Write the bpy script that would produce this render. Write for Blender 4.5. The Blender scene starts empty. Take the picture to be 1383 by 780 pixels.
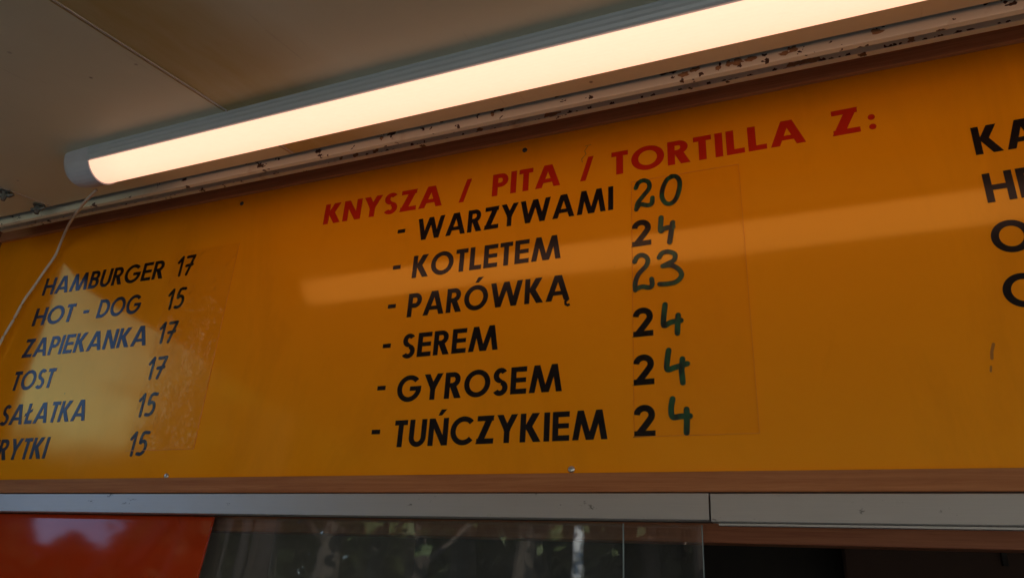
import bpy, bmesh, math, random
from mathutils import Vector, Matrix
from mathutils.geometry import delaunay_2d_cdt

SC = bpy.context.scene
COL = SC.collection
R = math.radians

# ------------------------------------------------------------------ camera
cam_d = bpy.data.cameras.new("camera"); cam = bpy.data.objects.new("camera", cam_d); COL.objects.link(cam)
cam_d.sensor_width = 36.0; cam_d.lens = 989.0/1383.0*36.0
cam_d.clip_start = 0.02; cam_d.clip_end = 2000
rx = Vector((0.92037754, 0.38723867, 0.0543267))
up = Vector((0.10568008, -0.38009104, 0.91889201))
bk = Vector((0.37647961, -0.83998632, -0.39075067))
cam.matrix_world = Matrix(((rx.x, up.x, bk.x, 0), (rx.y, up.y, bk.y, -1.15), (rx.z, up.z, bk.z, 1.6), (0, 0, 0, 1)))
SC.camera = cam

# ------------------------------------------------------------------ light
SUN_EL, SUN_AZ = R(40), R(28)          # the sun stands behind the kiosk (+y), a little to the right
W = bpy.data.worlds.new("World"); SC.world = W; W.use_nodes = True
wn = W.node_tree; wn.nodes.clear()
sky = wn.nodes.new("ShaderNodeTexSky"); sky.sky_type = 'NISHITA'; sky.sun_disc = False
sky.sun_elevation = SUN_EL; sky.sun_rotation = SUN_AZ; sky.dust_density = 0.0; sky.ozone_density = 4.0; sky.altitude = 2500; sky.air_density = .9
bg = wn.nodes.new("ShaderNodeBackground"); bg.inputs['Strength'].default_value = 0.10
wo = wn.nodes.new("ShaderNodeOutputWorld")
wn.links.new(sky.outputs[0], bg.inputs[0]); wn.links.new(bg.outputs[0], wo.inputs[0])
sd = bpy.data.lights.new("sun", 'SUN'); sd.energy = 3.0; sd.angle = R(0.5); sd.color = (1, .94, .86)
sun = bpy.data.objects.new("sun", sd); COL.objects.link(sun)
sdir = Vector((math.sin(SUN_AZ)*math.cos(SUN_EL), math.cos(SUN_AZ)*math.cos(SUN_EL), math.sin(SUN_EL)))
sun.rotation_euler = sdir.to_track_quat('Z', 'Y').to_euler(); sun.location = (6, 12, 14)
SC.view_settings.view_transform = 'Standard'; SC.view_settings.look = 'None'
SC.view_settings.exposure = 2.25; SC.view_settings.gamma = 1.0

# ------------------------------------------------------------------ helpers
def tag(o, label=None, cat=None, group=None, kind=None):
    if label: o['label'] = label
    if cat: o['category'] = cat
    if group: o['group'] = group
    if kind: o['kind'] = kind
    return o
def empty(name, loc=(0, 0, 0), label=None, cat=None, group=None, kind=None):
    o = bpy.data.objects.new(name, None); COL.objects.link(o); o.location = loc
    return tag(o, label, cat, group, kind)
def obj(name, bm, mat, parent=None, smooth=False):
    """links a bmesh given in WORLD coordinates as one object"""
    me = bpy.data.meshes.new(name)
    if parent is not None:
        off = parent.matrix_world.translation.copy()
        p = parent; off = Vector((0, 0, 0))
        while p is not None:
            off += p.location; p = p.parent
        bmesh.ops.translate(bm, verts=bm.verts, vec=-off)
    bmesh.ops.recalc_face_normals(bm, faces=bm.faces)
    bm.to_mesh(me); bm.free()
    if smooth:
        for f in me.polygons: f.use_smooth = True
    o = bpy.data.objects.new(name, me); COL.objects.link(o)
    for m in (mat if isinstance(mat, (list, tuple)) else [mat]): me.materials.append(m)
    if parent is not None: o.parent = parent
    return o
def box(bm, x0, x1, y0, y1, z0, z1, bev=0.0, mi=0):
    r = bmesh.ops.create_cube(bm, size=1.0)
    vs = r['verts']
    bmesh.ops.scale(bm, verts=vs, vec=(x1-x0, y1-y0, z1-z0))
    bmesh.ops.translate(bm, verts=vs, vec=((x0+x1)/2, (y0+y1)/2, (z0+z1)/2))
    fs = set(f for v in vs for f in v.link_faces)
    for f in fs: f.material_index = mi
    if bev > 0:
        es = list(set(e for v in vs for e in v.link_edges))
        bmesh.ops.bevel(bm, geom=es, offset=bev, segments=2, affect='EDGES', profile=.5)
    return bm
def newbox(*a, **k):
    bm = bmesh.new(); box(bm, *a, **k); return bm
def extrude_profile(bm, prof, x0, x1, caps=True):
    """prof = list of (y,z), extruded along x"""
    a = [bm.verts.new((x0, y, z)) for y, z in prof]; b = [bm.verts.new((x1, y, z)) for y, z in prof]
    n = len(prof)
    for i in range(n):
        bm.faces.new((a[i], a[(i+1) % n], b[(i+1) % n], b[i]))
    if caps:
        bm.faces.new(a); bm.faces.new(b[::-1])
    return bm
def tube(bm, pts, rad, n=10, taper=None):
    rings = []
    for i, p in enumerate(pts):
        p = Vector(p)
        d = (Vector(pts[min(i+1, len(pts)-1)])-Vector(pts[max(i-1, 0)])).normalized()
        a = d.cross(Vector((0.13, .2, 1))).normalized() if abs(d.z) < .95 else d.cross(Vector((1, 0.1, 0))).normalized()
        b = d.cross(a).normalized()
        r = rad if taper is None else rad*taper[i]
        rings.append([bm.verts.new(p+a*math.cos(t*2*math.pi/n)*r+b*math.sin(t*2*math.pi/n)*r) for t in range(n)])
    for i in range(len(rings)-1):
        for k in range(n):
            bm.faces.new((rings[i][k], rings[i][(k+1) % n], rings[i+1][(k+1) % n], rings[i+1][k]))
    bm.faces.new(rings[0]); bm.faces.new(rings[-1][::-1])
    return bm
def spline(pts, n=8):
    out = []; P = [Vector(p) for p in pts]; P = [P[0]*2-P[1]]+P+[P[-1]*2-P[-2]]
    for i in range(1, len(P)-2):
        for k in range(n):
            t = k/n
            out.append(.5*((2*P[i])+(-P[i-1]+P[i+1])*t+(2*P[i-1]-5*P[i]+4*P[i+1]-P[i+2])*t*t+(-P[i-1]+3*P[i]-3*P[i+1]+P[i+2])*t**3))
    out.append(P[-2]); return out

# ------------------------------------------------------------------ materials
class M:
    def __init__(s, name):
        s.m = bpy.data.materials.new(name); s.m.use_nodes = True; s.t = s.m.node_tree; s.t.nodes.clear()
        s.out = s.n("ShaderNodeOutputMaterial"); s.b = s.n("ShaderNodeBsdfPrincipled"); s.l(s.b.outputs[0], s.out.inputs[0])
        s.co = s.n("ShaderNodeTexCoord").outputs['Object']
    def n(s, typ, **k):
        nd = s.t.nodes.new(typ)
        for a, b in k.items(): setattr(nd, a, b)
        return nd
    def l(s, a, b): s.t.links.new(a, b)
    def set(s, **k):
        for a, v in k.items():
            i = s.b.inputs[a.replace('_', ' ')]
            if hasattr(v, 'is_linked') or isinstance(v, bpy.types.NodeSocket): s.l(v, i)
            else: i.default_value = (*v, 1) if isinstance(v, tuple) and len(v) == 3 else v
        return s
    def map(s, scale=(1, 1, 1), loc=(0, 0, 0), rot=(0, 0, 0), src=None):
        m = s.n("ShaderNodeMapping"); s.l(src or s.co, m.inputs[0])
        m.inputs['Scale'].default_value = scale; m.inputs['Location'].default_value = loc; m.inputs['Rotation'].default_value = rot
        return m.outputs[0]
    def noise(s, scale, detail=3, rough=.5, vec=None, dist=0):
        n = s.n("ShaderNodeTexNoise"); n.inputs['Scale'].default_value = scale; n.inputs['Detail'].default_value = detail
        n.inputs['Roughness'].default_value = rough; n.inputs['Distortion'].default_value = dist
        s.l(vec or s.co, n.inputs['Vector']); return n.outputs[0]
    def ramp(s, fac, stops):
        r = s.n("ShaderNodeValToRGB"); e = r.color_ramp.elements
        while len(e) < len(stops): e.new(.5)
        for i, (p, c) in enumerate(stops):
            e[i].position = p; e[i].color = (*c, 1) if isinstance(c, tuple) else (c, c, c, 1)
        s.l(fac, r.inputs[0]); return r.outputs[0]
    def mix(s, fac, a, b, mode='MIX'):
        m = s.n("ShaderNodeMix", data_type='RGBA', blend_type=mode)
        for v, i in ((fac, 0), (a, 6), (b, 7)):
            if isinstance(v, bpy.types.NodeSocket): s.l(v, m.inputs[i])
            else: m.inputs[i].default_value = (*v, 1) if isinstance(v, tuple) else v
        return m.outputs[2]
    def math(s, op, a, b=0.0):
        m = s.n("ShaderNodeMath", operation=op, use_clamp=False)
        for v, i in ((a, 0), (b, 1)):
            if isinstance(v, bpy.types.NodeSocket): s.l(v, m.inputs[i])
            else: m.inputs[i].default_value = v
        return m.outputs[0]
    def xyz(s, vec=None):
        x = s.n("ShaderNodeSeparateXYZ"); s.l(vec or s.co, x.inputs[0]); return x.outputs
    def mr(s, v, a, b, c=0.0, d=1.0):
        m = s.n("ShaderNodeMapRange"); s.l(v, m.inputs[0])
        for i, q in enumerate((a, b, c, d)): m.inputs[i+1].default_value = q
        return m.outputs[0]
    def bump(s, h, strength=.2, dist=.01):
        b = s.n("ShaderNodeBump"); s.l(h, b.inputs['Height']); b.inputs['Strength'].default_value = strength; b.inputs['Distance'].default_value = dist
        s.l(b.outputs[0], s.b.inputs['Normal']); return b.outputs[0]

def schlick(m, normal=None, f0=.04):
    """two-sided Fresnel for thin clear sheets"""
    g = m.n("ShaderNodeNewGeometry"); d = m.n("ShaderNodeVectorMath", operation='DOT_PRODUCT')
    m.l(g.outputs['Incoming'], d.inputs[0]); m.l(normal or g.outputs['Normal'], d.inputs[1])
    c = m.math('ABSOLUTE', d.outputs['Value']); p = m.math('POWER', m.math('SUBTRACT', 1.0, c), 5.0)
    return m.math('ADD', m.math('MULTIPLY', p, 1-f0), f0)
def simple(name, col, rough=.6, metal=0.0, var=.15, scale=20, bump=0, **k):
    m = M(name); n = m.noise(scale, 4, .6)
    c = m.mix(n, tuple(x*(1-var) for x in col), tuple(min(1, x*(1+var)) for x in col))
    m.set(Base_Color=c, Roughness=rough, Metallic=metal, **k)
    if bump: m.bump(n, bump, .004)
    return m.m

def board_mat():
    m = M("orange_board"); co = m.co
    n1 = m.noise(2.3, 4, .6); n2 = m.noise(60, 2, .5)
    c = m.mix(m.ramp(n1, [(.3, 0.0), (.75, 1.0)]), (.88, .285, .003), (.94, .312, .005))
    sm_ = m.ramp(m.noise(3.1, 6, .7, m.map((1, 1, .35), rot=(0, .25, 0)), .8), [(.5, 0.0), (.72, 1.0)])
    c = m.mix(m.math('MULTIPLY', sm_, .35), c, (.60, .185, .004))
    v = m.n("ShaderNodeTexVoronoi"); v.inputs['Scale'].default_value = 14; m.l(co, v.inputs['Vector'])
    spot = m.ramp(v.outputs['Distance'], [(.018, 1.0), (.04, 0.0)])
    gate = m.ramp(m.noise(5.0, 2), [(.55, 0.0), (.62, 1.0)])
    c = m.mix(m.math('MULTIPLY', m.math('MULTIPLY', spot, gate), .55), c, (.10, .035, .01))
    sm = m.ramp(m.noise(7, 5, .65, m.map((1, 1, .5))), [(.45, .09), (.8, .16)])
    m.set(Base_Color=c, Roughness=.7, Specular_IOR_Level=0.0)
    gl = m.n('ShaderNodeBsdfGlossy'); gl.inputs[0].default_value = (1.0, .82, .22, 1); m.l(sm, gl.inputs['Roughness'])
    mx = m.n('ShaderNodeMixShader'); m.l(m.b.outputs[0], mx.inputs[1]); m.l(gl.outputs[0], mx.inputs[2]); m.l(mx.outputs[0], m.out.inputs[0])
    h = m.math('ADD', m.math('MULTIPLY', m.noise(1.6, 1), 1.0), m.math('MULTIPLY', m.noise(150, 2), .011))
    nb = m.bump(h, .30, .006); m.l(nb, gl.inputs['Normal']); m.l(schlick(m, nb, .082), mx.inputs[0])
    return m.m
def film_mat(name, wrinkle, tint, f0, sc, dist):
    m = M(name); m.t.nodes.remove(m.b)
    tr = m.n("ShaderNodeBsdfTransparent"); tr.inputs[0].default_value = (.985, .98, .965, 1)
    gl = m.n("ShaderNodeBsdfGlossy"); gl.inputs['Roughness'].default_value = .07; gl.inputs[0].default_value = (*tint, 1)
    mx = m.n("ShaderNodeMixShader")
    n = m.math('ADD', m.noise(sc, 3, .6, dist=.8), m.math('MULTIPLY', m.noise(7, 2), 1.5))
    bp = m.n("ShaderNodeBump"); bp.inputs['Strength'].default_value = wrinkle; bp.inputs['Distance'].default_value = dist
    m.l(n, bp.inputs['Height']); m.l(bp.outputs[0], gl.inputs['Normal'])
    m.l(schlick(m, bp.outputs[0], f0), mx.inputs[0]); m.l(tr.outputs[0], mx.inputs[1]); m.l(gl.outputs[0], mx.inputs[2]); m.l(mx.outputs[0], m.out.inputs[0])
    return m.m
def glass_mat(name, tint=(.93, .95, .94), rough=.0):
    m = M(name); m.t.nodes.remove(m.b)
    tr = m.n("ShaderNodeBsdfTransparent"); tr.inputs[0].default_value = (*tint, 1)
    gl = m.n("ShaderNodeBsdfGlossy"); gl.inputs['Roughness'].default_value = .015
    bp = m.n("ShaderNodeBump"); bp.inputs['Strength'].default_value = .12; bp.inputs['Distance'].default_value = .002
    m.l(m.noise(9, 2), bp.inputs['Height']); m.l(bp.outputs[0], gl.inputs['Normal'])
    dirt = m.n("ShaderNodeBsdfDiffuse"); dirt.inputs[0].default_value = (.5, .45, .4, 1)
    mx = m.n("ShaderNodeMixShader"); m2 = m.n("ShaderNodeMixShader")
    m.l(m.mr(m.noise(5, 6, .7, m.map((1, 1, .4))), .35, .8, .015, .07), m2.inputs[0])
    m.l(schlick(m), mx.inputs[0]); m.l(tr.outputs[0], mx.inputs[1]); m.l(gl.outputs[0], mx.inputs[2])
    m.l(mx.outputs[0], m2.inputs[1]); m.l(dirt.outputs[0], m2.inputs[2]); m.l(m2.outputs[0], m.out.inputs[0])
    return m.m
def wood_mat(name, ca, cb, rough=.6):
    m = M(name)
    v = m.map((1.2, 30, 45)); n = m.noise(3.2, 5, .65, v, .4)
    fine = m.noise(9, 4, .7, m.map((3, 60, 160)))
    c = m.mix(m.ramp(n, [(.3, 0.0), (.7, 1.0)]), ca, cb)
    c = m.mix(m.math('MULTIPLY', m.ramp(fine, [(.55, 0.0), (.72, 1.0)]), .5), c, tuple(x*.45 for x in ca))
    m.set(Base_Color=c, Roughness=rough, Specular_IOR_Level=.2); m.bump(fine, .15, .001)
    return m.m
def ceiling_mat():
    m = M("ceiling_laminate"); X = m.xyz()
    base = m.mix(m.ramp(m.noise(2.5, 5, .6), [(.3, 0.0), (.7, 1.0)]), (.59, .595, .43), (.68, .685, .51))
    sx = m.mr(m.math('ADD', X[0], m.math('MULTIPLY', m.noise(3, 3), .16)), -.75, -.58, 1, 0)
    gl = m.math('GREATER_THAN', X[0], -.925)
    st = m.math('MULTIPLY', m.math('MULTIPLY', sx, gl), m.ramp(m.noise(4, 5, .65, m.map((3, .6, 1))), [(.2, .5), (.65, 1.0)]))
    c = m.mix(m.math('MULTIPLY', st, .9), base, (.38, .26, .04))
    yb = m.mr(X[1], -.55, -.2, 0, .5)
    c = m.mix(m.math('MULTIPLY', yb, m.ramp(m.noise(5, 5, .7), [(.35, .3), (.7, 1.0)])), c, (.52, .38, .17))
    v = m.n("ShaderNodeTexVoronoi"); v.inputs['Scale'].default_value = 11; m.l(m.co, v.inputs['Vector'])
    spot = m.math('MULTIPLY', m.ramp(v.outputs['Distance'], [(.02, 1.0), (.045, 0.0)]), m.ramp(m.noise(3.3, 2), [(.5, 0.0), (.58, 1.0)]))
    c = m.mix(m.math('MULTIPLY', spot, .8), c, (.09, .06, .04))
    scr = m.ramp(m.noise(6, 3, .6, m.map((14, 1.0, 1), rot=(0, 0, .5))), [(.66, 0.0), (.72, 1.0)])
    c = m.mix(m.math('MULTIPLY', scr, .16), c, (.2, .14, .09))
    m.set(Base_Color=c, Roughness=.42); m.bump(m.noise(30, 3), .05, .002)
    return m.m
def moulding_mat():
    m = M("chipped_moulding"); X = m.xyz()
    base = m.mix(m.noise(3, 5, .6, m.map((1, 12, 12))), (.64, .62, .47), (.76, .74, .58))
    n = m.noise(11, 4, .65, m.map((1, 2.2, 1))); n2 = m.noise(34, 3, .6, m.map((1, 1, 1.3)))
    edge = m.mr(X[2], .096, .088, 0, 1)          # lower edge of the far strip
    gate = m.ramp(m.noise(1.7, 2), [(.45, 0.0), (.6, 1.0)])
    chip = m.math('GREATER_THAN', m.math('ADD', n2, m.math('ADD', m.math('MULTIPLY', edge, .155), m.math('MULTIPLY', gate, .015))), .80)
    stain = m.ramp(m.math('ADD', n, m.math('MULTIPLY', gate, .03)), [(.70, 0.0), (.75, 1.0)])
    rim = m.math('MULTIPLY', m.ramp(n, [(.60, 0.0), (.655, 1.0)]), .25)
    c = m.mix(rim, base, (.38, .25, .12))
    c = m.mix(m.math('MULTIPLY', stain, .6), c, (.27, .14, .05))
    c = m.mix(chip, c, (.06, .03, .016))
    m.set(Base_Color=c, Roughness=.5); m.bump(chip, -.3, .002)
    return m.m
def alu_mat(name, col=(.60, .58, .55)):
    m = M(name)
    br = m.noise(8, 4, .7, m.map((1.5, 40, 160)))
    c = m.mix(br, tuple(x*.8 for x in col), col)
    n = m.noise(36, 5, .7, m.map((1, 1, 1.6))); mk = m.ramp(n, [(.648, 0.0), (.70, 1.0)])
    c = m.mix(m.math('MULTIPLY', mk, .75), c, (.06, .055, .05))
    m.set(Base_Color=c, Metallic=.55, Roughness=m.mr(br, .3, .7, .34, .46)); m.bump(br, .12, .001)
    return m.m

MAT = dict(
    board=board_mat(), film=film_mat("clear_film_flat", .25, (1, .80, .2), .007, 60, .002), film_w=film_mat("clear_film_wrinkled", 1.0, (1, .80, .30), .018, 24, .010),
    black=simple("black_vinyl", (.010, .007, .008), .2, var=.3, IOR=1.33),
    red=simple("red_vinyl", (.52, .018, .004), .4, var=.1, IOR=1.25),
    ceil=ceiling_mat(), mould=moulding_mat(),
    trim=wood_mat("brown_wood_trim", (.31, .105, .034), (.46, .185, .070)),
    header=wood_mat("dark_wood_header", (.24, .075, .035), (.36, .13, .06)),
    alu=alu_mat("brushed_aluminium", (.54, .50, .46)), house=simple("lamp_aluminium", (.42, .47, .52), .4, .2, var=.06),
    cap=simple("grey_plastic_cap", (.44, .46, .52), .4),
    glass=glass_mat("window_glass"),
    redp=simple("red_orange_panel", (.45, .036, .005), .05, var=.05, IOR=1.3),
    cable=simple("white_cable", (.62, .56, .48), .45, var=.12, scale=60),
    clip=simple("dull_zinc", (.16, .17, .16), .5, .6, var=.5, scale=120),
    screw=simple("screw_steel", (.55, .54, .52), .28, .9),
    screw_d=simple("dark_screw", (.06, .05, .045), .45, .5),
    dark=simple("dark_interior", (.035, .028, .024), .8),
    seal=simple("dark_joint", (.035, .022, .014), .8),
    bead=simple("pale_joint_bead", (.52, .46, .38), .5),
    wall=simple("kiosk_wall_paint", (.42, .34, .26), .55),
)
m = M("marker_ink"); n = m.noise(70, 3, .6, m.map((1, 1, .35)))
m.set(Base_Color=m.mix(m.ramp(n, [(.42, 0.0), (.62, 1.0)]), (.006, .011, .009), (.018, .085, .032)), Roughness=.3); MAT['marker'] = m.m
# lit diffuser: warm light-emitting acrylic, a little dimmer next to the ends where the LED row stops
m = M("lit_diffuser"); X = m.xyz(); e = m.mr(X[0], .07, .16, .86, 1.0)
m.set(Base_Color=(.7, .66, .58), Roughness=.35, Emission_Color=(1.0, .50, .325), Emission_Strength=m.math('MULTIPLY', e, .315)); MAT['lit'] = m.m

# ------------------------------------------------------------------ ground, kiosk
bm = bmesh.new()
N = 40
def gz(x, y):
    d = -y-7
    h = 0 if d < 0 else min(1.9, d*.13)
    return h+.10*math.sin(x*.31+y*.17)*(0 if d < 0 else 1)
def gpos(i): t = (i/N)*2-1; return math.copysign(abs(t)**2.6, t)*600
grid = [[bm.verts.new((gpos(i), gpos(j)-2, gz(gpos(i), gpos(j)-2))) for i in range(N+1)] for j in range(N+1)]
for j in range(N):
    for i in range(N): bm.faces.new((grid[j][i], grid[j][i+1], grid[j+1][i+1], grid[j+1][i]))
m = M("ground_bounce_tones")
c = m.mix(m.ramp(m.noise(.35, 5, .6), [(.42, 0.0), (.6, 1.0)]), (.36, .33, .28), (.24, .24, .17))
left = m.ramp(m.math('ADD', m.mr(m.xyz()[0], -7, -.5, 1, 0), m.math('MULTIPLY', m.noise(.5, 4), .3)), [(.35, 0.0), (.5, 1.0)])
c = m.mix(left, c, m.mix(m.noise(3, 4), (.045, .055, .022), (.075, .08, .035)))  # left side darkened so less light bounces onto the board's left part
near = m.math('GREATER_THAN', m.xyz()[1], -4.6)
c = m.mix(near, c, m.mix(m.noise(9, 4), (.055, .055, .055), (.085, .083, .08)))  # dark near ground, pale beyond: tones set to shape the bounced light
m.set(Base_Color=c, Roughness=.9); m.bump(m.noise(3, 6, .7), .4, .05)
tag(obj("ground", bm, m.m, None, True), kind='structure')

kiosk = empty("kiosk", (0, 1.3, 0), "food kiosk wall and roof that carry the orange menu board", "kiosk")
obj("front_wall", newbox(-2.2, 2.7, .006, .05, 1.79, 2.62), MAT['wall'], kiosk)
obj("parapet", newbox(-2.2, 2.7, .03, .09, 0, 1.02), MAT['wall'], kiosk)
obj("left_wall", newbox(-2.26, -2.2, .006, 2.7, 0, 2.62), MAT['wall'], kiosk)
obj("right_wall", newbox(2.7, 2.76, .006, 2.7, 0, 2.62), MAT['wall'], kiosk)
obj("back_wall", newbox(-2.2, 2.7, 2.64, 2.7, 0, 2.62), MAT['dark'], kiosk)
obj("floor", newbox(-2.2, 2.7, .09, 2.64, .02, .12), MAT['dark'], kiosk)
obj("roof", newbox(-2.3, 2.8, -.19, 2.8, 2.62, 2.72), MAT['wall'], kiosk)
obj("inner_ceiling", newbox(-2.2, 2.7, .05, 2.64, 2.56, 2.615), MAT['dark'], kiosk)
obj("jamb", newbox(-2.2, -2.1275, -.195, .004, .0, 2.615, .003), MAT['header'], kiosk)
b = bmesh.new(); box(b, -2.0, 2.76, -.32, -.1972, 2.47, 2.62); obj("leak_filler", b, MAT['wall'], kiosk)  # unseen box added to shut out sky light leaking in over the lid
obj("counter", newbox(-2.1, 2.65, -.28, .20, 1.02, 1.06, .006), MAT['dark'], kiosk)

# ------------------------------------------------------------------ ceiling (the raised lid)
ceil = empty("ceiling", (0, 0, 0), kind='structure')
def cz(y): return 1.6+1.15*(.668+.134*((y/1.15+1)-.676))
Y_IN, Y_OUT = -.1955, -2.6
def slab(x0, x1, y0, y1, lo, hi):
    b = bmesh.new(); extrude_profile(b, [(y0, cz(y0)+lo), (y1, cz(y1)+lo), (y1, cz(y1)+hi), (y0, cz(y0)+hi)], x0, x1); return b
SEAMS = [-1.625, -.921]
xs = [-2.0125, -1.625, -.921, 1.35, 2.75]
for a, b in zip(xs[:-1], xs[1:]):
    pn = obj("ceiling_panel", slab(a+.0018, b-.0018, Y_OUT, Y_IN-.003, 0, .018), MAT['ceil'], ceil)
obj("lid_core", slab(-2.0, 2.75, Y_OUT+.01, Y_IN-.004, .0185, .06), MAT['seal'], ceil)
obj("edge_seal", slab(-2.0, 2.75, Y_IN-.0026, Y_IN-.0012, .0012, .05), MAT['seal'], ceil)
for s in SEAMS:
    obj("seam_bead", slab(s+.002, s+.0052, Y_OUT, Y_IN-.004, -.0016, 0.0), MAT['bead'], ceil)
obj("lid_skin", slab(-2.0125, 2.75, Y_OUT, Y_IN-.01, .061, .075), MAT['wall'], ceil)

mould = empty("ceiling_moulding", (.2, -.1, 2.352), "chipped cream moulding strips in two rows between the ceiling and the brown trim", "moulding")
# two stepped boards: the near one hangs at the ceiling edge, the far one sits higher and nearer to the menu board
ST = {False: (-.1800, 2.3841, 2.4052, .8435), True: (-.0860, 2.4400, 2.4617, .925)}      # lower (far) strip: True
obj("moulding_strip", newbox(-2.000, 2.7, -.0860, -.0740, 2.4400, 2.4635, .0010), MAT['mould'], mould)
obj("moulding_strip", newbox(-1.970, 2.7, -.1800, -.1690, 2.3841, 2.4080, .0010), MAT['mould'], mould)
b = bmesh.new(); extrude_profile(b, [(-.190, 2.4085), (-.168, 2.4085), (-.075, 2.464), (-.006, 2.512), (-.006, 2.60), (-.19, 2.60)], -2.009, 2.7); obj("leak_backing", b, MAT['wall'], mould)  # hidden filler added behind the strips to keep sky light out

def blob(bm, x, t, w, h, rnd, lower=True):
    """ragged flake lying on a sloping moulding face; t = distance up the slope"""
    yf, z0, z1, fx = ST[lower]; x *= fx/.995*(1.0); L = z1-z0-.0004; z0 += .0002; h *= 1.15
    n_ = 13; vs = []
    for i in range(n_):
        a = i/n_*2*math.pi; r_ = rnd.uniform(.45, 1.15)
        dx, dt = math.cos(a)*w/2*r_, math.sin(a)*h/2*r_; tt_ = min(max(t+dt, .0002), L-.0002)
        vs.append((x+dx, z0+tt_))
    c0 = bm.verts.new((x, yf-.0008, z0+t)); ring = [bm.verts.new((q[0], yf-.0003, q[1])) for q in vs]
    for i in range(n_): bm.faces.new((c0, ring[i], ring[(i+1) % n_]))
MAT['flake'] = simple("dark_bare_wood_flakes", (.055, .026, .014), .8, var=.5, scale=200)
MAT['rust'] = simple("brown_stained_patches", (.30, .17, .075), .8, var=.45, scale=160)
rc = random.Random(12)
bm = bmesh.new()
for x in [-.408, -.323, -.261, -.241, -.189, -.136, -.108, -.062, -.017, .055, .064, .076, .09, .102, .16, .166, .174, .183, .22, .243, .271, .287, .324, .338, -.89, -.838, -.775, -.743, -.648, -.405, -.369, -.321, -.871, -1.643]:
    for k in range(rc.choice((1, 2, 2))): blob(bm, x+rc.uniform(-.003, .003), rc.uniform(.0, .003), rc.uniform(.004, .010), rc.uniform(.004, .008), rc)
for i in range(60): blob(bm, rc.uniform(-2.0, 1.6), .0003, rc.uniform(.003, .009), rc.uniform(.002, .004), rc)
for x in [-.114, -.098, -.062, .008, .152, .162, -1.156, -1.147]: blob(bm, x, rc.uniform(.015, .021), rc.uniform(.003, .006), rc.uniform(.005, .012), rc, False)
tag(obj("bare_patches", bm, MAT['flake'], mould), kind='stuff')
bm = bmesh.new()
for x, w in [(-.921, .016), (-.868, .022), (-.608, .014), (-.444, .036), (-.456, .02), (.012, .03), (.028, .034), (.04, .03), (.05, .02), (-.961, .014), (.20, .012)]: blob(bm, x, .005, w, .010, rc)
for x in [-.18, -.159, -.118, -.098, -.081, -.059, .151, -.856, -.581, .0, .014]: blob(bm, x, rc.uniform(.008, .016), rc.uniform(.008, .022), rc.uniform(.008, .016), rc, False)
bmesh.ops.translate(bm, verts=bm.verts, vec=(0, -.00025, -.0002))
tag(obj("stained_patches", bm, MAT['rust'], mould), kind='stuff')

# ------------------------------------------------------------------ trims
MAT['trim_lightened'] = wood_mat("brown_wood_trim_lightened", (.42, .150, .055), (.60, .25, .10))  # same brown wood, colour lightened to offset the shade at the top
tt = obj("wood_trim", newbox(-2.127, 2.7, -.010, .002, 2.463, 2.5028, .0012), MAT['trim_lightened'])
tag(tt, "reddish brown wood trim along the top edge of the orange board", "trim")
tb = obj("wood_trim", newbox(-2.127, 2.7, -.008, .002, 1.7645, 1.7945, .0012), MAT['trim'])
tag(tb, "brown wood trim along the bottom edge of the board, above the metal rail", "trim")

# ------------------------------------------------------------------ menu board
board = empty("menu_board", (-.2, 0, 1.79), "orange menu board with black dish names, red heading and prices", "menu board")
b = newbox(-2.1265, 2.69, -.0003, .0055, 1.7925, 2.49)
bmesh.ops.subdivide_edges(b, edges=[e for e in b.edges if abs(e.verts[0].co.x-e.verts[1].co.x) > 1], cuts=40)
obj("panel", b, MAT['board'], board)

# geometric sans lettering built from strokes (cap height 1)
def poly(*p): return [tuple(q) for q in p]
def bar(x0, x1, y0, y1): return poly((x0, y0), (x1, y0), (x1, y1), (x0, y1))
def dia(x0, y0, x1, y1, w): return poly((x0, y0), (x0+w, y0), (x1+w, y1), (x1, y1))
def arc(cx, cy, rx, ry, a0, a1, s, n=None):
    """ring piece; rx, ry are OUTER radii"""
    n = n or max(4, int(abs(a1-a0)/9))
    A = [R(a0+(a1-a0)*i/n) for i in range(n+1)]
    return [(cx+rx*math.cos(a), cy+ry*math.sin(a)) for a in A]+[(cx+(rx-s)*math.cos(a), cy+(ry-s*.94)*math.sin(a)) for a in reversed(A)]
def stroke(pts, w):
    """centre line -> one quad per segment plus round joins"""
    out = []
    for i in range(len(pts)-1):
        a, c = Vector(pts[i]), Vector(pts[i+1]); d = (c-a).normalized(); nrm = Vector((-d.y, d.x))*w/2
        out.append([tuple(a+nrm), tuple(a-nrm), tuple(c-nrm), tuple(c+nrm)])
    for p in pts:
        out.append([(p[0]+w/2*math.cos(t*math.pi/5), p[1]+w/2*math.sin(t*math.pi/5)) for t in range(10)])
    return out
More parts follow.
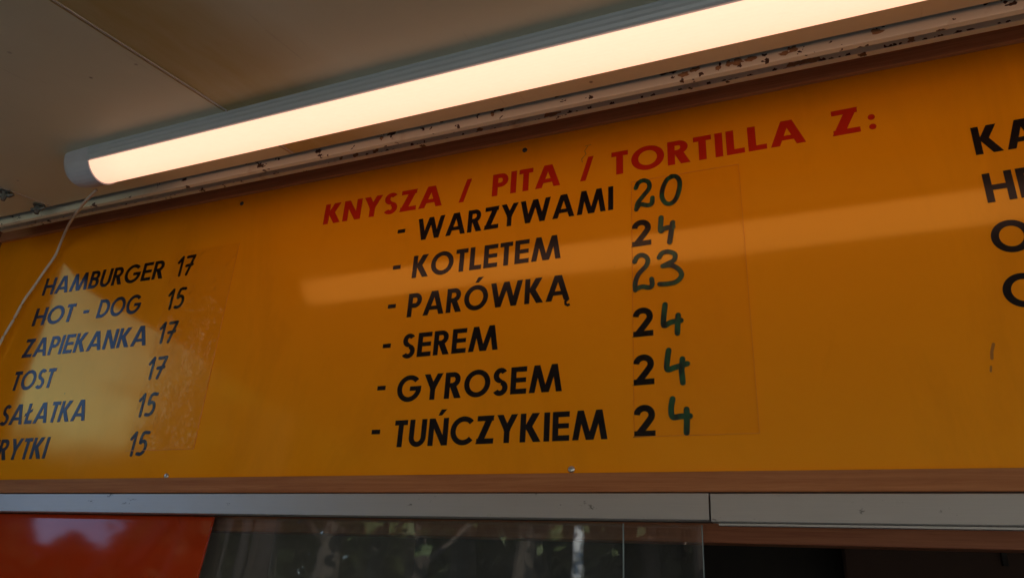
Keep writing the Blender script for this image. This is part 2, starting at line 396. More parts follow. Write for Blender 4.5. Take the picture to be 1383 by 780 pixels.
def glyph(ch, s):
    """returns (polygons, width)"""
    h = s*.94
    if ch == 'H': return [bar(0, s, 0, 1), bar(.76-s, .76, 0, 1), bar(s*.9, .76-s*.9, .5-h*.5, .5+h*.45)], .76
    if ch in 'AĄ':
        w = .92; t = s*1.12; P = [dia(0, 0, w/2-t*.62, 1, t), dia(w-t, 0, w/2-t*.38, 1, t), bar(w*.24, w*.76, .21, .21+h*.86)]
        if ch == 'Ą': P += [stroke_poly([(w-t*.25, .02), (w-.16, -.06), (w-.15, -.17), (w-.07, -.22), (w+.01, -.19)], s*.5)]
        return P, w
    if ch == 'M':
        w = 1.17; t = s*1.04; return [dia(0, 0, .17, 1, t), dia(w-t, 0, w-.17-t, 1, t), dia(w/2-t*.62, 0, .17, 1, t), dia(w/2-t*.38, 0, w-.17-t, 1, t)], w
    if ch == 'W':
        w = 1.30; t = s*1.08; return [dia(.23, 0, 0, 1, t), dia(.23, 0, w/2-t/2, 1, t), dia(w-.23-t, 0, w/2-t/2, 1, t), dia(w-.23-t, 0, w-t, 1, t)], w
    if ch == 'B': return [bar(0, s, 0, 1), bar(s*.9, .33, 1-h, 1), bar(s*.9, .35, .46, .46+h), bar(s*.9, .35, 0, h),
                          arc(.33, .73, .255, .27, 90, -90, s), arc(.35, .30+.0, .275, .30, 90, -90, s)], .625
    if ch == 'P': return [bar(0, s, 0, 1), bar(s*.9, .32, 1-h, 1), bar(s*.9, .32, .38, .38+h), arc(.32, .69, .29, .31, 90, -90, s)], .61
    if ch == 'R': return [bar(0, s, 0, 1), bar(s*.9, .32, 1-h, 1), bar(s*.9, .32, .42, .42+h*.9), arc(.32, .71, .28, .29, 90, -90, s), dia(.66-s*1.28, 0, .20, .46, s*1.28)], .66
    if ch == 'U': return [bar(0, s, .34, 1), bar(.68-s, .68, .34, 1), arc(.34, .345, .34, .36, 180, 360, s)], .68
    if ch == 'O': return [arc(.5, .5, .5, .52, 0, 180, s, 22), arc(.5, .5, .5, .52, 180, 360, s, 22)], 1.0
    if ch == 'C': return [arc(.5, .5, .5, .52, 42, 318, s, 34)], .88
    if ch == 'G': return [arc(.5, .5, .5, .52, 42, 180, s, 18), arc(.5, .5, .5, .52, 180, 352, s, 24), bar(.53, .99, .40, .40+h*.92)], .99
    if ch == 'E': return [bar(0, s, 0, 1), bar(s*.9, .58, 0, h), bar(s*.9, .56, .5-h*.42, .5+h*.5), bar(s*.9, .58, 1-h, 1)], .58
    if ch == 'F': return [bar(0, s, 0, 1), bar(s*.9, .52, .5-h*.5, .5+h*.42), bar(s*.9, .54, 1-h, 1)], .54
    if ch == 'L': return [bar(0, s, 0, 1), bar(s*.9, .50, 0, h)], .50
    if ch == 'Ł': return [bar(.06, .06+s, 0, 1), bar(.06+s*.9, .56, 0, h), poly((-.05, .36), (.40, .60), (.40, .60+s*.75), (-.05, .36+s*.75))], .56
    if ch == 'T': return [bar(.25-s/2+.01, .25+s/2+.01, 0, 1-h*.9), bar(0, .52, 1-h, 1)], .52
    if ch == 'I': return [bar(0, s, 0, 1)], s
    if ch == 'D': return [bar(0, s, 0, 1), bar(s*.9, .32, 0, h), bar(s*.9, .32, 1-h, 1), arc(.32, .5, .47, .5, 90, -90, s, 20)], .79
    if ch == 'K': return [bar(0, s, 0, 1), dia(s*.55, .44, .68-s*1.32, 1, s*1.32), dia(.74-s*1.34, 0, s*.62, .60, s*1.34)], .74
    if ch in 'NŃ':
        P = [bar(0, s, 0, 1), bar(.76-s, .76, 0, 1), dia(.76-s*1.12, 0, 0, 1, s*1.12)]
        if ch == 'Ń': P.append(poly((.33, 1.1), (.47, 1.1), (.66, 1.32), (.44, 1.32)))
        return P, .76
    if ch == 'Ó': return [arc(.5, .5, .5, .52, 0, 180, s, 22), arc(.5, .5, .5, .52, 180, 360, s, 22), poly((.42, 1.12), (.56, 1.12), (.76, 1.34), (.54, 1.34))], 1.0
    if ch == 'Y': w = .76; return [bar(w/2-s/2, w/2+s/2, 0, .47), dia(w/2-s*.5, .42, 0, 1, s*1.15), dia(w/2-s*.65, .42, w-s*1.15, 1, s*1.15)], w
    if ch == 'Z': return [bar(0.03, .64, 1-h, 1), bar(.03, .66, 0, h), poly((0, 0), (s*1.45, h*.5), (.66, 1), (.66-s*1.5, 1-h*.6))], .66
    if ch == 'S':
        return [arc(.28, .73, .265, .285, 32, 262, s, 22), arc(.275, .27, .285, .295, 82, -148, s, 22), poly((.24, .445), (.30, .44), (.34, .57), (.26, .62), (.21, .62))], .565
    if ch == '2':
        A = [R(176-(176+38)*i/22) for i in range(23)]
        cl = [(.36+.235*math.cos(q), .69+.225*math.sin(q)) for q in A]+[(.43, .40), (.20, .12)]
        return [stroke_poly(cl, s), bar(.03, .70, 0, h), poly((0, 0), (s*1.2, 0), (.36, .22), (.22, .26))], .70
    if ch == '/': return [dia(-.04, -.02, .26, 1.0, s*1.1)], .44
    if ch == '-': return [bar(0, .36, .36, .53)], .36
    if ch == ':': return [[(.12+.11*math.cos(t*math.pi/8), y+.11*math.sin(t*math.pi/8)) for t in range(16)] for y in (.12, .50)], .24
    return [], .45
def stroke_poly(pts, w):
    L, Rr = [], []
    for i, p in enumerate(pts):
        a = Vector(pts[max(0, i-1)]); c = Vector(pts[min(len(pts)-1, i+1)]); d = (c-a).normalized(); n_ = Vector((-d.y, d.x))*w/2
        L.append((p[0]+n_.x, p[1]+n_.y)); Rr.append((p[0]-n_.x, p[1]-n_.y))
    return L+Rr[::-1]
def ccw(p):
    a = sum(p[i][0]*p[(i+1) % len(p)][1]-p[(i+1) % len(p)][0]*p[i][1] for i in range(len(p)))
    return p if a > 0 else p[::-1]
def union_to_bm(bm, polys, y0, y1):
    """polys (x,z) in metres are united and extruded from y0 (front) to y1 (back)"""
    vs, fs = [], []
    ox, oz = polys[0][0]
    for p in polys:
        p = ccw(p); k = len(vs); vs += [Vector(((x-ox)*20+random.uniform(-2e-4, 2e-4), (z-oz)*20+random.uniform(-2e-4, 2e-4))) for x, z in p]; fs.append(list(range(k, k+len(p))))
    V, E_, F, _, _, of = delaunay_2d_cdt(vs, [], fs, 0, 1e-5)
    fr = [bm.verts.new((ox+v.x/20, y0, oz+v.y/20)) for v in V]; ba = [bm.verts.new((ox+v.x/20, y1, oz+v.y/20)) for v in V]
    cnt = {}
    for f, o in zip(F, of):
        if not o: continue
        bm.faces.new([fr[i] for i in f])
        for i in range(len(f)):
            e = (f[i], f[(i+1) % len(f)]); cnt[e] = cnt.get(e, 0)+1
    for (a, c) in cnt:
        if (c, a) not in cnt: bm.faces.new((fr[a], ba[a], ba[c], fr[c]))
    bmesh.ops.delete(bm, geom=[v for v in bm.verts if not v.link_faces], context='VERTS')
def text_line(name, text, x0, x1, z0, z1, cap, mat, s=.195, label=None, minw=None, jit=0.0):
    gl = [glyph(c, s) for c in text]
    nat = sum(g[1] for g in gl)
    target = (x1-x0)/cap
    gap_default = .10
    if len(text) > 1:
        k = target/(nat+gap_default*(len(text)-1)) if minw is None else minw
        gap = (target-nat*k)/(len(text)-1)
    else: k = target/nat if minw is None else minw; gap = 0
    bm = bmesh.new(); x = 0
    for (ps, w) in gl:
        if ps:
            q = []
            j = random.uniform(-jit, jit)
            for p in ps:
                q.append([(x0+(x+px*k)*cap, z0+(z1-z0)*((x+px*k)/target)+(pz+j)*cap) for px, pz in p])
            union_to_bm(bm, q, -.0009, -.0004)
        x += w*k+gap
    o = obj(name, bm, mat, board)
    if label: o['label'] = label
    return o
random.seed(4)
B, RD = MAT['black'], MAT['red']
CAP = .0502
LX = -1.8722
text_line("menu_text", "HAMBURGER", LX, -1.4419, 2.2712, 2.2695, .0492, B, .185)
text_line("menu_text", "HOT", LX, -1.722, 2.1853, 2.185, .0492, B, .185)
text_line("menu_text", "-", -1.688, -1.668, 2.1848, 2.1848, .0492, B, .185)
text_line("menu_text", "DOG", -1.636, -1.4905, 2.1848, 2.1845, .0492, B, .185)
text_line("menu_text", "ZAPIEKANKA", LX, -1.4389, 2.0995, 2.0991, .0500, B, .185)
text_line("menu_text", "TOST", LX, -1.722, 2.0136, 2.0139, .0495, B, .185)
text_line("menu_text", "SAŁATKA", LX, -1.5723, 1.9262, 1.9273, .0505, B, .185)
text_line("menu_text", "FRYTKI", LX-.003, -1.6696, 1.8410, 1.8426, .0500, B, .185)
text_line("heading_text", "KNYSZA", -.984, -.6853, 2.3436, 2.3424, .0505, RD, .215)
text_line("heading_text", "/", -.644, -.612, 2.3425, 2.3425, .0515, RD, .19, minw=1)
text_line("heading_text", "PITA", -.5718, -.4262, 2.3428, 2.3430, .0505, RD, .215)
text_line("heading_text", "/", -.3838, -.352, 2.3442, 2.3442, .0515, RD, .19, minw=1)
text_line("heading_text", "TORTILLA", -.3243, .0181, 2.3450, 2.3466, .0500, RD, .215)
text_line("heading_text", "Z", .0600, .1035, 2.3479, 2.3485, .0500, RD, .215)
text_line("heading_text", ":", .1160, .128, 2.3480, 2.3480, .0500, RD, .2, minw=1)
text_line("menu_text", "WARZYWAMI", -.7365, -.3207, 2.2675, 2.2712, .0500, B, .2)
text_line("menu_text", "KOTLETEM", -.7373, -.4206, 2.1835, 2.1862, .0492, B, .2)
text_line("menu_text", "PARÓWKĄ", -.7381, -.4010, 2.0995, 2.1015, .0500, B, .2)
text_line("menu_text", "SEREM", -.7399, -.5366, 2.0155, 2.0177, .0485, B, .2)
text_line("menu_text", "GYROSEM", -.7398, -.4108, 1.9300, 1.9334, .0494, B, .2)
text_line("menu_text", "TUŃCZYKIEM", -.7352, -.3300, 1.8455, 1.8490, .0494, B, .2)
for z in (2.2735, 2.1905, 2.1048, 2.0216, 1.9368, 1.8528):
    text_line("menu_text", "-", -.7845, -.7665, z, z, .0500, B, .2)
for z in (2.1889, 2.0193, 1.9355, 1.8502):
    text_line("price_text", "2", -.2880, -.2515, z, z+.0008, .0512, B, .205)
text_line("menu_text", "KA", .2560, .3440, 2.2706, 2.273, .0500, B, .2)
text_line("menu_text", "HE", .2570, .3290, 2.1860, 2.188, .0500, B, .2)
text_line("menu_text", "O", .2509, .3020, 2.1022, 2.103, .0502, B, .2)
text_line("menu_text", "O", .2505, .3020, 2.0168, 2.0175, .0502, B, .2)
# hand-lettered left prices: upright strokes
DG = {'1': [[(.0, .70), (.22, .96), (.22, .0)]],
      '7': [[(.0, .93), (.46, .95), (.15, .0)], [(.04, .46), (.42, .50)]],
      '5': [[(.46, .95), (.14, .93), (.07, .53), (.22, .59), (.38, .52), (.44, .32), (.36, .11), (.2, .03), (.02, .05)]]}
def ink(name, strokes, w, mat, y0=-.0019):
    bm = bmesh.new(); q = []
    for st in strokes:
        pts = st if len(st) < 4 else [tuple(p)[:2] for p in spline([(p[0], p[1], 0) for p in st], 4)]
        q += stroke(pts, w)
    union_to_bm(bm, q, y0, y0+.0005)
    return obj(name, bm, mat, board)
def lprice(txt, x, z, h):
    bm_ = []
    for i, c in enumerate(txt):
        dx = x+(0.0 if i == 0 else .0255)
        for st in DG[c]:
            stt = st if (c != '5') else [tuple(p)[:2] for p in spline([(a, b_, 0) for a, b_ in st], 3)]
            bm_.append([(dx+px*h*.98, z+pz*h) for px, pz in stt])
    b_ = bmesh.new(); q = []
    for st in bm_: q += stroke(st, .0077)
    union_to_bm(b_, q, -.0009, -.0004); obj("price_text", b_, MAT['black'], board)
for t, x, z, h in (("17", -1.398, 2.2705, .0495), ("15", -1.402, 2.1852, .0500), ("17", -1.402, 2.1015, .0495),
                   ("17", -1.408, 2.0165, .0500), ("15", -1.409, 1.9308, .0505), ("15", -1.405, 1.8450, .0500)):
    lprice(t, x, z, h)
# marker digits on the price film
MK = {'a': [[(-.2778, 2.3084), (-.2736, 2.3178), (-.2671, 2.3217), (-.2608, 2.3216), (-.2536, 2.3155), (-.2532, 2.3039), (-.2629, 2.2912), (-.2741, 2.2771), (-.2774, 2.2635)], [(-.2774, 2.2652), (-.2694, 2.2728), (-.257, 2.2689), (-.2491, 2.2711), (-.2473, 2.2831)]],
 'b': [[(-.2091, 2.3209), (-.2201, 2.3158), (-.2283, 2.2994), (-.2303, 2.2819), (-.2245, 2.2686), (-.2154, 2.2653), (-.2061, 2.2724), (-.1994, 2.2906), (-.1979, 2.308), (-.2036, 2.3191), (-.2122, 2.3215)]],
 'c': [[(-.2329, 2.2397), (-.2340, 2.2260), (-.2342, 2.2132), (-.2274, 2.2173), (-.2124, 2.2183)], [(-.2127, 2.2269), (-.2156, 2.2104), (-.2192, 2.1891)]],
 'd': [[(-.2818, 2.1594), (-.2771, 2.1681), (-.2679, 2.1709), (-.2589, 2.163), (-.2606, 2.15), (-.2745, 2.1354), (-.2807, 2.1198), (-.2809, 2.1053)], [(-.2809, 2.1069), (-.2688, 2.1103), (-.2569, 2.1074), (-.2515, 2.1115), (-.2522, 2.1229)]],
 'e': [[(-.2385, 2.1619), (-.2332, 2.1695), (-.2227, 2.1713), (-.2111, 2.1648), (-.2129, 2.1536), (-.2234, 2.1485), (-.2324, 2.1447)], [(-.2324, 2.1447), (-.2176, 2.1445), (-.2048, 2.1347), (-.2009, 2.123), (-.2099, 2.113), (-.2245, 2.1106), (-.2385, 2.1116)]],
 'f': [[(-.2304, 2.0729), (-.2328, 2.0542), (-.2333, 2.0355), (-.2211, 2.0405), (-.2048, 2.042)], [(-.2091, 2.0518), (-.2103, 2.0351), (-.2114, 2.0201)]],
 'g': [[(-.2267, 1.9917), (-.2293, 1.9755), (-.2298, 1.9594), (-.2174, 1.9618), (-.1974, 1.9668)], [(-.2047, 1.9754), (-.2069, 1.9563), (-.2055, 1.9356)]],
 'h': [[(-.2227, 1.91), (-.2256, 1.8947), (-.2236, 1.8808), (-.2111, 1.8812), (-.1963, 1.8812)], [(-.2012, 1.8921), (-.2016, 1.8724), (-.2026, 1.8551)]]}
for k, st in MK.items():
    ink("handwritten_digit", st, .0092 if k in 'cfgh' else .0084, MAT['marker'])
# clear films over the price columns
def film(x0, x1, z0, z1, mat, nx, nz, amp):
    bm = bmesh.new(); random.seed(9)
    g = [[bm.verts.new((x0+(x1-x0)*i/nx, -.0014-(amp*random.random() if 0 < i < nx and 0 < j < nz else 0), z0+(z1-z0)*j/nz)) for i in range(nx+1)] for j in range(nz+1)]
    for j in range(nz):
        for i in range(nx): bm.faces.new((g[j][i], g[j][i+1], g[j+1][i+1], g[j+1][i]))
    r = bmesh.ops.extrude_edge_only(bm, edges=[e for e in bm.edges if e.is_boundary])
    bmesh.ops.translate(bm, verts=[v for v in r['geom'] if isinstance(v, bmesh.types.BMVert)], vec=(0, .0009, 0))
    return obj("clear_film", bm, mat, board)
film(-.2862, -.0947, 1.8515, 2.3240, MAT['film'], 8, 16, .0)
film(-1.4140, -1.2180, 1.8545, 2.3320, MAT['film_w'], 10, 22, .0003)
# thin dirty edges of the films
m = M("film_edge_dirt"); m.set(Base_Color=(.74, .235, .005), Roughness=.5); FE = m.m
for (x0, x1, z0, z1) in ((-.2864, -.2858, 1.8515, 2.324), (-.0950, -.0944, 1.8515, 2.324), (-.2866, -.0942, 1.8508, 1.8518), (-.2866, -.0942, 2.3235, 2.3245),
                         (-1.2187, -1.2177, 1.8545, 2.332), (-1.414, -1.218, 1.8538, 1.8548)):
    obj("film_edge", newbox(x0, x1, -.0013, -.0004, z0, z1), FE, board)
# scuffs on the paint
m = M("scuff_mark"); m.set(Base_Color=(.36, .125, .006), Roughness=.6)
for st, w_ in (([(-.372, 2.420), (-.378, 2.411), (-.375, 2.403), (-.384, 2.393), (-.382, 2.386)], .0014), ([(-.377, 2.4215), (-.3655, 2.4225)], .0012),
               ([(.226, 1.966), (.222, 1.955), (.2205, 1.945)], .0038), ([(.2175, 1.934), (.2160, 1.927)], .0026)):
    b_ = bmesh.new(); union_to_bm(b_, stroke(st, w_), -.0006, -.00035); obj("scuff", b_, m.m, board)
# screws
def screw(x, z, r, mat):
    bm = bmesh.new(); nn = 16
    prof = [(r, -.0004), (r*.95, -.0022), (r*.6, -.0034)]
    rings = [[bm.verts.new((x+q*math.cos(t*2*math.pi/nn), y, z+q*math.sin(t*2*math.pi/nn))) for t in range(nn)] for q, y in prof]
    for a, c in zip(rings[:-1], rings[1:]):
        for k in range(nn): bm.faces.new((a[k], a[(k+1) % nn], c[(k+1) % nn], c[k]))
    bm.faces.new(rings[-1])
    o = obj("screw", bm, mat, board, True)
    obj("slot", newbox(x-r*.45, x+r*.45, -.0039, -.0033, z-r*.09, z+r*.09), MAT['seal'], o) if False else None
    return o
for x, z in ((-1.2386, 2.441), (-.5048, 2.4391)):
    s = screw(x, z, .0052, MAT['screw_d'])
for x, z in ((-1.2766, 1.7990), (-.3903, 1.8015)):
    s = screw(x, z, .0058, MAT['screw'])

# ------------------------------------------------------------------ lamp
S = 1.15
LX0, LX1 = -1.345, .62
lamp = empty("ceiling_lamp", (LX0, -.33, cz(-.33)), "long half-round lit strip lamp with warm white diffuser under the ceiling", "lamp")
yc, hw, dp = (.711-1)*S, .0425, .059
def lp(deg, kx=1.0):
    a = R(deg); y = yc+hw*kx*math.cos(a); return (y, cz(y)-dp*kx*math.sin(a) if kx != 1 else cz(y)*0+cz(yc)-dp*math.sin(a))
lens = [lp(a) for a in range(8, 147, 6)]
b = bmesh.new()
extrude_profile(b, lens+[(lens[-1][0]+.006, lens[-1][1]+.004), (yc, cz(yc)-.012), (lens[0][0]-.006, lens[0][1]+.003)], LX0+.078, LX1-.05)
obj("diffuser", b, MAT['lit'], lamp, False)
# aluminium housing: ribbed side walls and back plate
hs = []
k = 7
for i in range(k+1):
    t = i/k; a = 180-(180-149)*t; y, z = lp(a)
    z = cz(yc)-.001-(cz(yc)-lp(148)[1])*t
    hs.append((y-.0012-(.0007 if i % 2 else 0), z))
side = hs+[(hs[-1][0]+.004, hs[-1][1]), (hs[0][0]+.006, hs[0][1])]
b = bmesh.new(); extrude_profile(b, side, LX0+.073, LX1-.045)
extrude_profile(b, [(yc-hw+.004, cz(yc)-.009), (yc+hw-.001, cz(yc)-.009), (yc+hw-.001, cz(yc)+.004), (yc-hw+.004, cz(yc)-.001)], LX0+.073, LX1-.045)
obj("housing", b, MAT['house'], lamp)
def endcap(xa, xb):
    bm = bmesh.new(); secs = []
    for t, kx in ((0, 1.045), (.55, 1.03), (.85, .97), (1.0, .86)):
        x = xa+(xb-xa)*t
        ring = []
        for a in range(0, 181, 10):
            r_ = R(a); ring.append((yc+hw*kx*math.cos(r_), cz(yc)+.0-dp*kx*math.sin(r_)))
        ring += [(yc-hw*kx, cz(yc)+.001), (yc+hw*kx, cz(yc)+.008)]
        secs.append([bm.verts.new((x-(0.012*math.sin(0)) , y, z)) for y, z in ring])
    n_ = len(secs[0])
    for a_, b_ in zip(secs[:-1], secs[1:]):
        for i in range(n_): bm.faces.new((a_[i], a_[(i+1) % n_], b_[(i+1) % n_], b_[i]))
    bm.faces.new(secs[0]); bm.faces.new(secs[-1][::-1])
    return obj("end_cap", bm, MAT['cap'], lamp)
endcap(LX0+.0775, LX0); endcap(LX1-.0515, LX1)

# cable
CABLE = [(-1.3322, -0.2932, 2.3279), (-1.4344, -0.2415, 2.3516), (-1.5624, -0.1725, 2.3822), (-1.7283, -0.0805, 2.4159), (-1.8249, -0.0253, 2.408), (-1.848, -0.0149, 2.3766), (-1.8752, -0.0121, 2.3379), (-1.8986, -0.0121, 2.2933), (-1.9199, -0.0121, 2.2574), (-1.9356, -0.0121, 2.2045), (-1.9523, -0.0121, 2.1607), (-1.9645, -0.0121, 2.109), (-1.974, -0.0121, 2.0306), (-1.9746, -0.0121, 1.8436)]
b = bmesh.new(); tube(b, spline(CABLE, 8), .0032, 10)
tag(obj("lamp_cable", b, MAT['cable'], None, True), "thin white cable hanging from the left end cap of the strip lamp", "cable")

# clips on the ceiling seam
def clip(x, y, rot, label):
    z = cz(y); t = empty("wing_clip", (x, y, z), label, "clip", "dull metal clips on the ceiling seam")
    b = bmesh.new(); tube(b, [(x, y, z+.001), (x, y, z-.004)], .0125, 12); obj("washer", b, MAT['clip'], t)
    b = bmesh.new(); tube(b, [(x, y, z-.003), (x, y, z-.012), (x, y, z-.024)], .006, 8, [1.2, 1.0, .75]); obj("bolt", b, MAT['clip'], t)
    for sgn in (-1, 1):
        b = bmesh.new(); c, s_ = math.cos(rot)*sgn, math.sin(rot)*sgn
        tube(b, [(x+c*.003, y+s_*.003, z-.008), (x+c*.012, y+s_*.012, z-.012), (x+c*.021, y+s_*.021, z-.009)], .0052, 8, [1.1, 1.0, .6])
        obj("wing", b, MAT['clip'], t, True)
clip(-1.632, -.297, .35, "dull metal wing clip on the ceiling at the far left edge, farther from the board")
clip(-1.640, -.2150, .1, "dull metal wing clip where the ceiling seam meets the moulding")

# ------------------------------------------------------------------ rail, window, red panel
rail = empty("window_rail", (-.2, -.01, 1.72), "worn aluminium rail in two lengths under the menu board", "rail")
for xa, xb, za, zb in ((-2.127, -.1716, 1.7225, 1.7610), (-.1688, 2.69, 1.7205, 1.7605)):
    b = bmesh.new(); extrude_profile(b, [(-.0222, za+.001), (-.0212, za), (.0005, za), (.0005, zb), (-.0182, zb), (-.0192, zb-.001)], xa, xb)
    obj("rail_section", b, MAT['alu'], rail)
obj("rail_lip", newbox(-.16, 2.69, -.012, .0005, 1.7165, 1.7200, .0005), MAT['alu'], rail)
obj("rail_gap_shade", newbox(-2.127, 2.69, -.006, .0005, 1.7612, 1.7642), MAT['seal'], rail)  # dark strip painted in for the shaded gap between rail and trim
obj("rail_core", newbox(-2.127, 2.69, .0008, .012, 1.722, 1.764), MAT['seal'], rail)

hd = obj("window_header", newbox(-2.19, 2.69, .062, .11, 1.6985, 1.788, .002), MAT['header'])
tag(hd, "dark brown wooden header above the window opening, behind the glass", "beam")
bm = bmesh.new()
x0, x1 = -2.12, -1.1415
bm.faces.new([bm.verts.new(v) for v in ((x0, -.033, 1.19), (x1, -.033, 1.19), (x1, .014, 1.7205), (x0, .014, 1.7205))])
r = bmesh.ops.extrude_face_region(bm, geom=bm.faces[:]); bmesh.ops.translate(bm, verts=[v for v in r['geom'] if isinstance(v, bmesh.types.BMVert)], vec=(0, .005, 0))
rp = obj("red_panel", bm, MAT['redp']); tag(rp, "glossy red-orange panel under the left part of the metal rail", "panel")
def pane(x0, x1, y, label):
    t = empty("glass_pane", ((x0+x1)/2, y, 1.2), label, "window", "sliding glass panes of the serving window")
    obj("pane", newbox(x0, x1, y, y+.004, 1.07, 1.7215), MAT['glass'], t)
    m_ = MAT['edge'] if 'edge' in MAT else None
    obj("edge", newbox(x1+.0002, x1+.0016, y, y+.004, 1.07, 1.7215), MAT['pedge'], t)
MAT['pedge'] = simple("polished_glass_edge", (.26, .29, .27), .25)
pane(-2.1, -.3130, .026, "sliding glass pane under the rail, in front, reaching from the red panel")
pane(-1.0, -.1925, .034, "sliding glass pane set behind, its free edge at the dark gap right of the middle")
# things inside the kiosk
cab = empty("wall_cabinet", (.9, 2.2, 1.3), "dim brown wall cabinet inside the dark kiosk behind the window", "cabinet")
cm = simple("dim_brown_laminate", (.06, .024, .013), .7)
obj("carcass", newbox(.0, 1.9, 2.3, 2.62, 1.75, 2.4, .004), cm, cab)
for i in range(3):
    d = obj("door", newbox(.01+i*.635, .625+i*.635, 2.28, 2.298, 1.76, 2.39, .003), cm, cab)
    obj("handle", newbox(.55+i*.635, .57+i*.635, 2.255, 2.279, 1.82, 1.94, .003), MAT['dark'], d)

# ------------------------------------------------------------------ outdoors (seen in the reflections)
m = M("leaves"); oi = m.n("ShaderNodeObjectInfo")
c = m.mix(m.noise(1.2, 3), (.035, .06, .018), (.09, .115, .035)); c = m.mix(m.math('MULTIPLY', oi.outputs['Random'], .45), c, (.12, .085, .03))
m.set(Base_Color=c, Roughness=.7); MAT['leaf'] = m.m
MAT['bark'] = simple("bark", (.06, .045, .034), .9, var=.4, scale=8, bump=.5)
def tree_parts(seed, h, r, trunk_r):
    rnd = random.Random(seed)
    tb_ = bmesh.new(); top = h*.8
    lean = rnd.uniform(-.04, .04)
    pts = [(lean*h*t+.08*math.sin(t*5+seed), .06*math.cos(t*4+seed), h*.8*t) for t in [i/7 for i in range(8)]]
    tube(tb_, pts, trunk_r, 9, [1.35-1.05*i/7 for i in range(8)])
    clumps = []
    for i in range(9):
        a = rnd.uniform(0, 6.28); z0 = h*rnd.uniform(.3, .62); L = r*rnd.uniform(.6, .95); k = int(z0/(h*.8)*7)
        p0 = Vector(pts[k]); p1 = p0+Vector((math.cos(a)*L, math.sin(a)*L, L*.7))
        tube(tb_, [p0, (p0+p1)/2+Vector((0, 0, .1)), p1], trunk_r*.35, 6, [1, .7, .3]); clumps.append((p1, r*.45))
    for i in range(16):
        a = rnd.uniform(0, 6.28); q = rnd.random()**.5*r*.8
        clumps.append((Vector((math.cos(a)*q, math.sin(a)*q, h*rnd.uniform(.5, .95))), r*rnd.uniform(.25, .42)))
    cb = bmesh.new()
    for c_, cr in clumps:
        for i in range(130):
            d = Vector((rnd.gauss(0, 1), rnd.gauss(0, 1), rnd.gauss(0, .8))); d = d.normalized()*cr*rnd.random()**.4
            p = c_+d; u = Vector((rnd.uniform(-1, 1), rnd.uniform(-1, 1), rnd.uniform(-1, 1))).normalized()
            v = u.orthogonal().normalized(); s_ = rnd.uniform(.06, .15)*h/8
            cb.faces.new([cb.verts.new(p+u*s_), cb.verts.new(p+v*s_*.6), cb.verts.new(p-u*s_), cb.verts.new(p-v*s_*.6)])
    mt = bpy.data.meshes.new("trunk"); tb_.to_mesh(mt); tb_.free(); mt.materials.append(MAT['bark'])
    mc = bpy.data.meshes.new("crown"); cb.to_mesh(mc); cb.free(); mc.materials.append(MAT['leaf'])
    return mt, mc
KIND = [tree_parts(1, 8.5, 2.6, .17), tree_parts(2, 10, 3.2, .22), tree_parts(3, 7, 2.3, .13)]
def azpos(az, d): a = R(az); return math.sin(a)*d, -math.cos(a)*d
spots = [(-44, 15, 1, 1.0), (-40, 11, 0, 1.0), (-36, 13, 2, 1.1), (-33, 10.5, 0, .9), (-29, 15, 1, 1.1), (-25, 12, 2, 1.2), (-22, 17, 1, 1.0),
         (-14, 16, 0, 1.1), (-10, 12, 2, 1.1), (-5, 15, 1, 1.0), (1, 18, 0, 1.2), (8, 14, 1, 1.0), (16, 17, 0, 1.1), (25, 15, 1, 1.0),
         (-51.5, 60, 0, 1.0), (-54, 75, 1, .9), (-48, 40, 1, 1.0)]
for i, (az, d, k, sc) in enumerate(spots):
    x, y = azpos(az, d)
    t = empty("deciduous_tree", (x, y, gz(x, y)-.05), "leafy tree standing outdoors behind the viewer, opposite the kiosk", "tree", "trees opposite the kiosk")
    t.rotation_euler.z = i*1.7; t.scale = (sc, sc, sc)
    for nm, me in (("trunk", KIND[k][0]), ("crown", KIND[k][1])):
        o = bpy.data.objects.new(nm, me); COL.objects.link(o); o.parent = t
# dense wood edge beyond the single trees
rnd = random.Random(77); b = bmesh.new()
for i in range(34000):
    az = rnd.uniform(-49, 40); d = rnd.uniform(20, 29); x, y = azpos(az, d)
    top = 8.2+1.2*math.sin(az*.9)+.9*math.sin(az*.37+1)
    p = Vector((x, y, gz(x, y)+top*rnd.random()**.8)); u = Vector((rnd.uniform(-1, 1), rnd.uniform(-1, 1), rnd.uniform(-1, 1))).normalized()
    v = u.orthogonal().normalized(); s_ = rnd.uniform(.2, .5)
    b.faces.new([b.verts.new(p+u*s_), b.verts.new(p+v*s_*.6), b.verts.new(p-u*s_), b.verts.new(p-v*s_*.6)])
tag(obj("undergrowth", b, MAT['leaf']), "dense dark green undergrowth and wood edge beyond the single trees", "undergrowth", kind='stuff')
x, y = azpos(-19.8, 13)
sl = empty("street_lamp", (x, y, gz(x, y)), "pale street lamp pole among the trees opposite the kiosk", "street lamp")
b = bmesh.new(); tube(b, [(x, y, gz(x, y)), (x, y, 3.0), (x, y, 6.0)], .09, 12, [1.2, 1, .7]); obj("pole", b, simple("white_pole_paint", (.7, .7, .72), .5), sl, True)
b = bmesh.new(); tube(b, [(x, y, 6.0), (x+.3, y+.2, 6.25), (x+.9, y+.5, 6.3)], .05, 8); obj("arm", b, MAT['cap'], sl, True)
obj("lamp_head", newbox(x+.8, x+1.35, y+.36, y+.62, 6.22, 6.34, .03), MAT['cap'], sl)
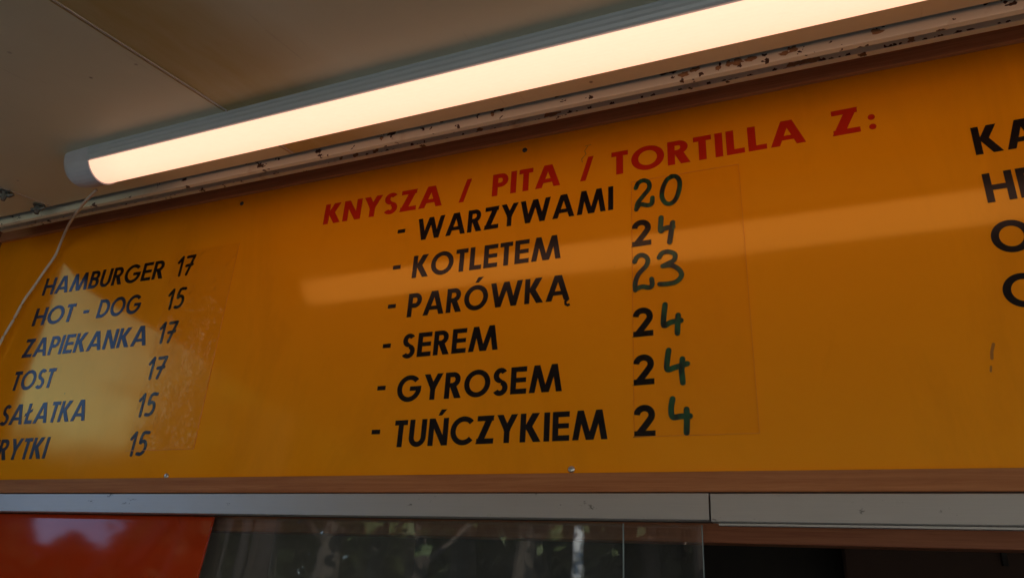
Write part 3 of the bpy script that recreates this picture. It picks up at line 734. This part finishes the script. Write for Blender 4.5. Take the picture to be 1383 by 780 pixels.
def house(az, d, w, dep, h, col, label):
    x, y = azpos(az, d); g = gz(x, y)
    t = empty("house", (x, y, g), label, "house")
    wm = simple("house_wall", col, .8, var=.08)
    obj("wall", newbox(x-w/2, x+w/2, y-dep, y, g-.5, g+h), wm, t)
    b = bmesh.new(); extrude_profile(b, [(y+.4, g+h), (y-dep-.4, g+h), (y-dep/2, g+h+dep*.3)], x-w/2-.3, x+w/2+.3)
    obj("roof", b, simple("roof_tiles", (.16, .07, .05), .8), t)
    nwin = max(2, int(w/2.4))
    for fl in range(int(h//2.8)):
        for i in range(nwin):
            wx = x-w/2+(i+.5)*w/nwin
            f = obj("window", newbox(wx-.5, wx+.5, y+.002, y+.06, g+1.0+fl*2.8, g+2.2+fl*2.8), MAT['cable'], t)
            obj("pane", newbox(wx-.42, wx+.42, y+.061, y+.07, g+1.08+fl*2.8, g+2.12+fl*2.8), MAT['dark'], f)
house(-27, 34, 11, 8, 5.8, (.55, .5, .42), "cream two-storey house far behind the trees")
house(-8, 40, 14, 8, 5.8, (.5, .36, .28), "tan house far behind the trees, right of the street lamp")

# neighbouring stall frame and hedge, left of the kiosk: they show in the red panel
fx, fy = azpos(-52, 8.0)
fr = empty("stall_frame", (fx, fy, 0), "bare dark steel frame of a neighbouring stall, left of the kiosk", "frame")
for (a0, z0, a1, z1, w) in ((-58.5, 2.2, -55.0, 3.45, .09), (-55.6, 2.5, -53.4, 3.5, .16), (-53.4, 0, -53.2, 3.4, .05), (-51.6, 3.45, -49.6, 2.85, .12),
                            (-49.5, 0, -49.2, 3.5, .06), (-48.0, 0, -47.8, 3.5, .14), (-46.3, 0, -46.1, 3.5, .18), (-60, 3.42, -45, 3.32, .05)):
    x0_, y0_ = azpos(a0, 8.0); x1_, y1_ = azpos(a1, 8.0)
    b = bmesh.new(); tube(b, [(x0_, y0_, z0), ((x0_+x1_)/2, (y0_+y1_)/2, (z0+z1)/2), (x1_, y1_, z1)], w/2, 8); obj("post" if a1-a0 < .4 else "brace", b, MAT['dark'], fr, True)
b = bmesh.new()
for i in range(16000):
    az = rnd.uniform(-72, -44); d = rnd.uniform(40, 48); x, y = azpos(az, d)
    p = Vector((x, y, rnd.random()**.8*(7.6+.5*math.sin(az*1.7)+.4*math.sin(az*.6)+max(0, az+51.5)*1.1))); u = Vector((rnd.uniform(-1, 1), rnd.uniform(-1, 1), rnd.uniform(-1, 1))).normalized()
    v = u.orthogonal().normalized(); s_ = rnd.uniform(.25, .6)
    b.faces.new([b.verts.new(p+u*s_), b.verts.new(p+v*s_*.6), b.verts.new(p-u*s_), b.verts.new(p-v*s_*.6)])
tag(obj("tree_belt", b, MAT['leaf']), "dark belt of distant trees beyond the neighbouring stall frame", "trees", kind='stuff')

nb_ = empty("light_blocker", (-6.3, 1, 0), "added brown block out of view left of the kiosk, keeps daylight off the board", "light blocker")  # unseen block added to cut the daylight coming from the left
obj("wall", newbox(-9, -3.6, -.9, 3, 0, 3.1), simple("blocker_paint", (.20, .13, .09), .7), nb_)
obj("roof", newbox(-9.2, -3.5, -1.0, 3.2, 3.1, 3.3), MAT['clip'], nb_)
obj("blocker_plate", newbox(-3.6, -3.57, -.6, 2.4, 1.0, 2.4), MAT['clip'], nb_)
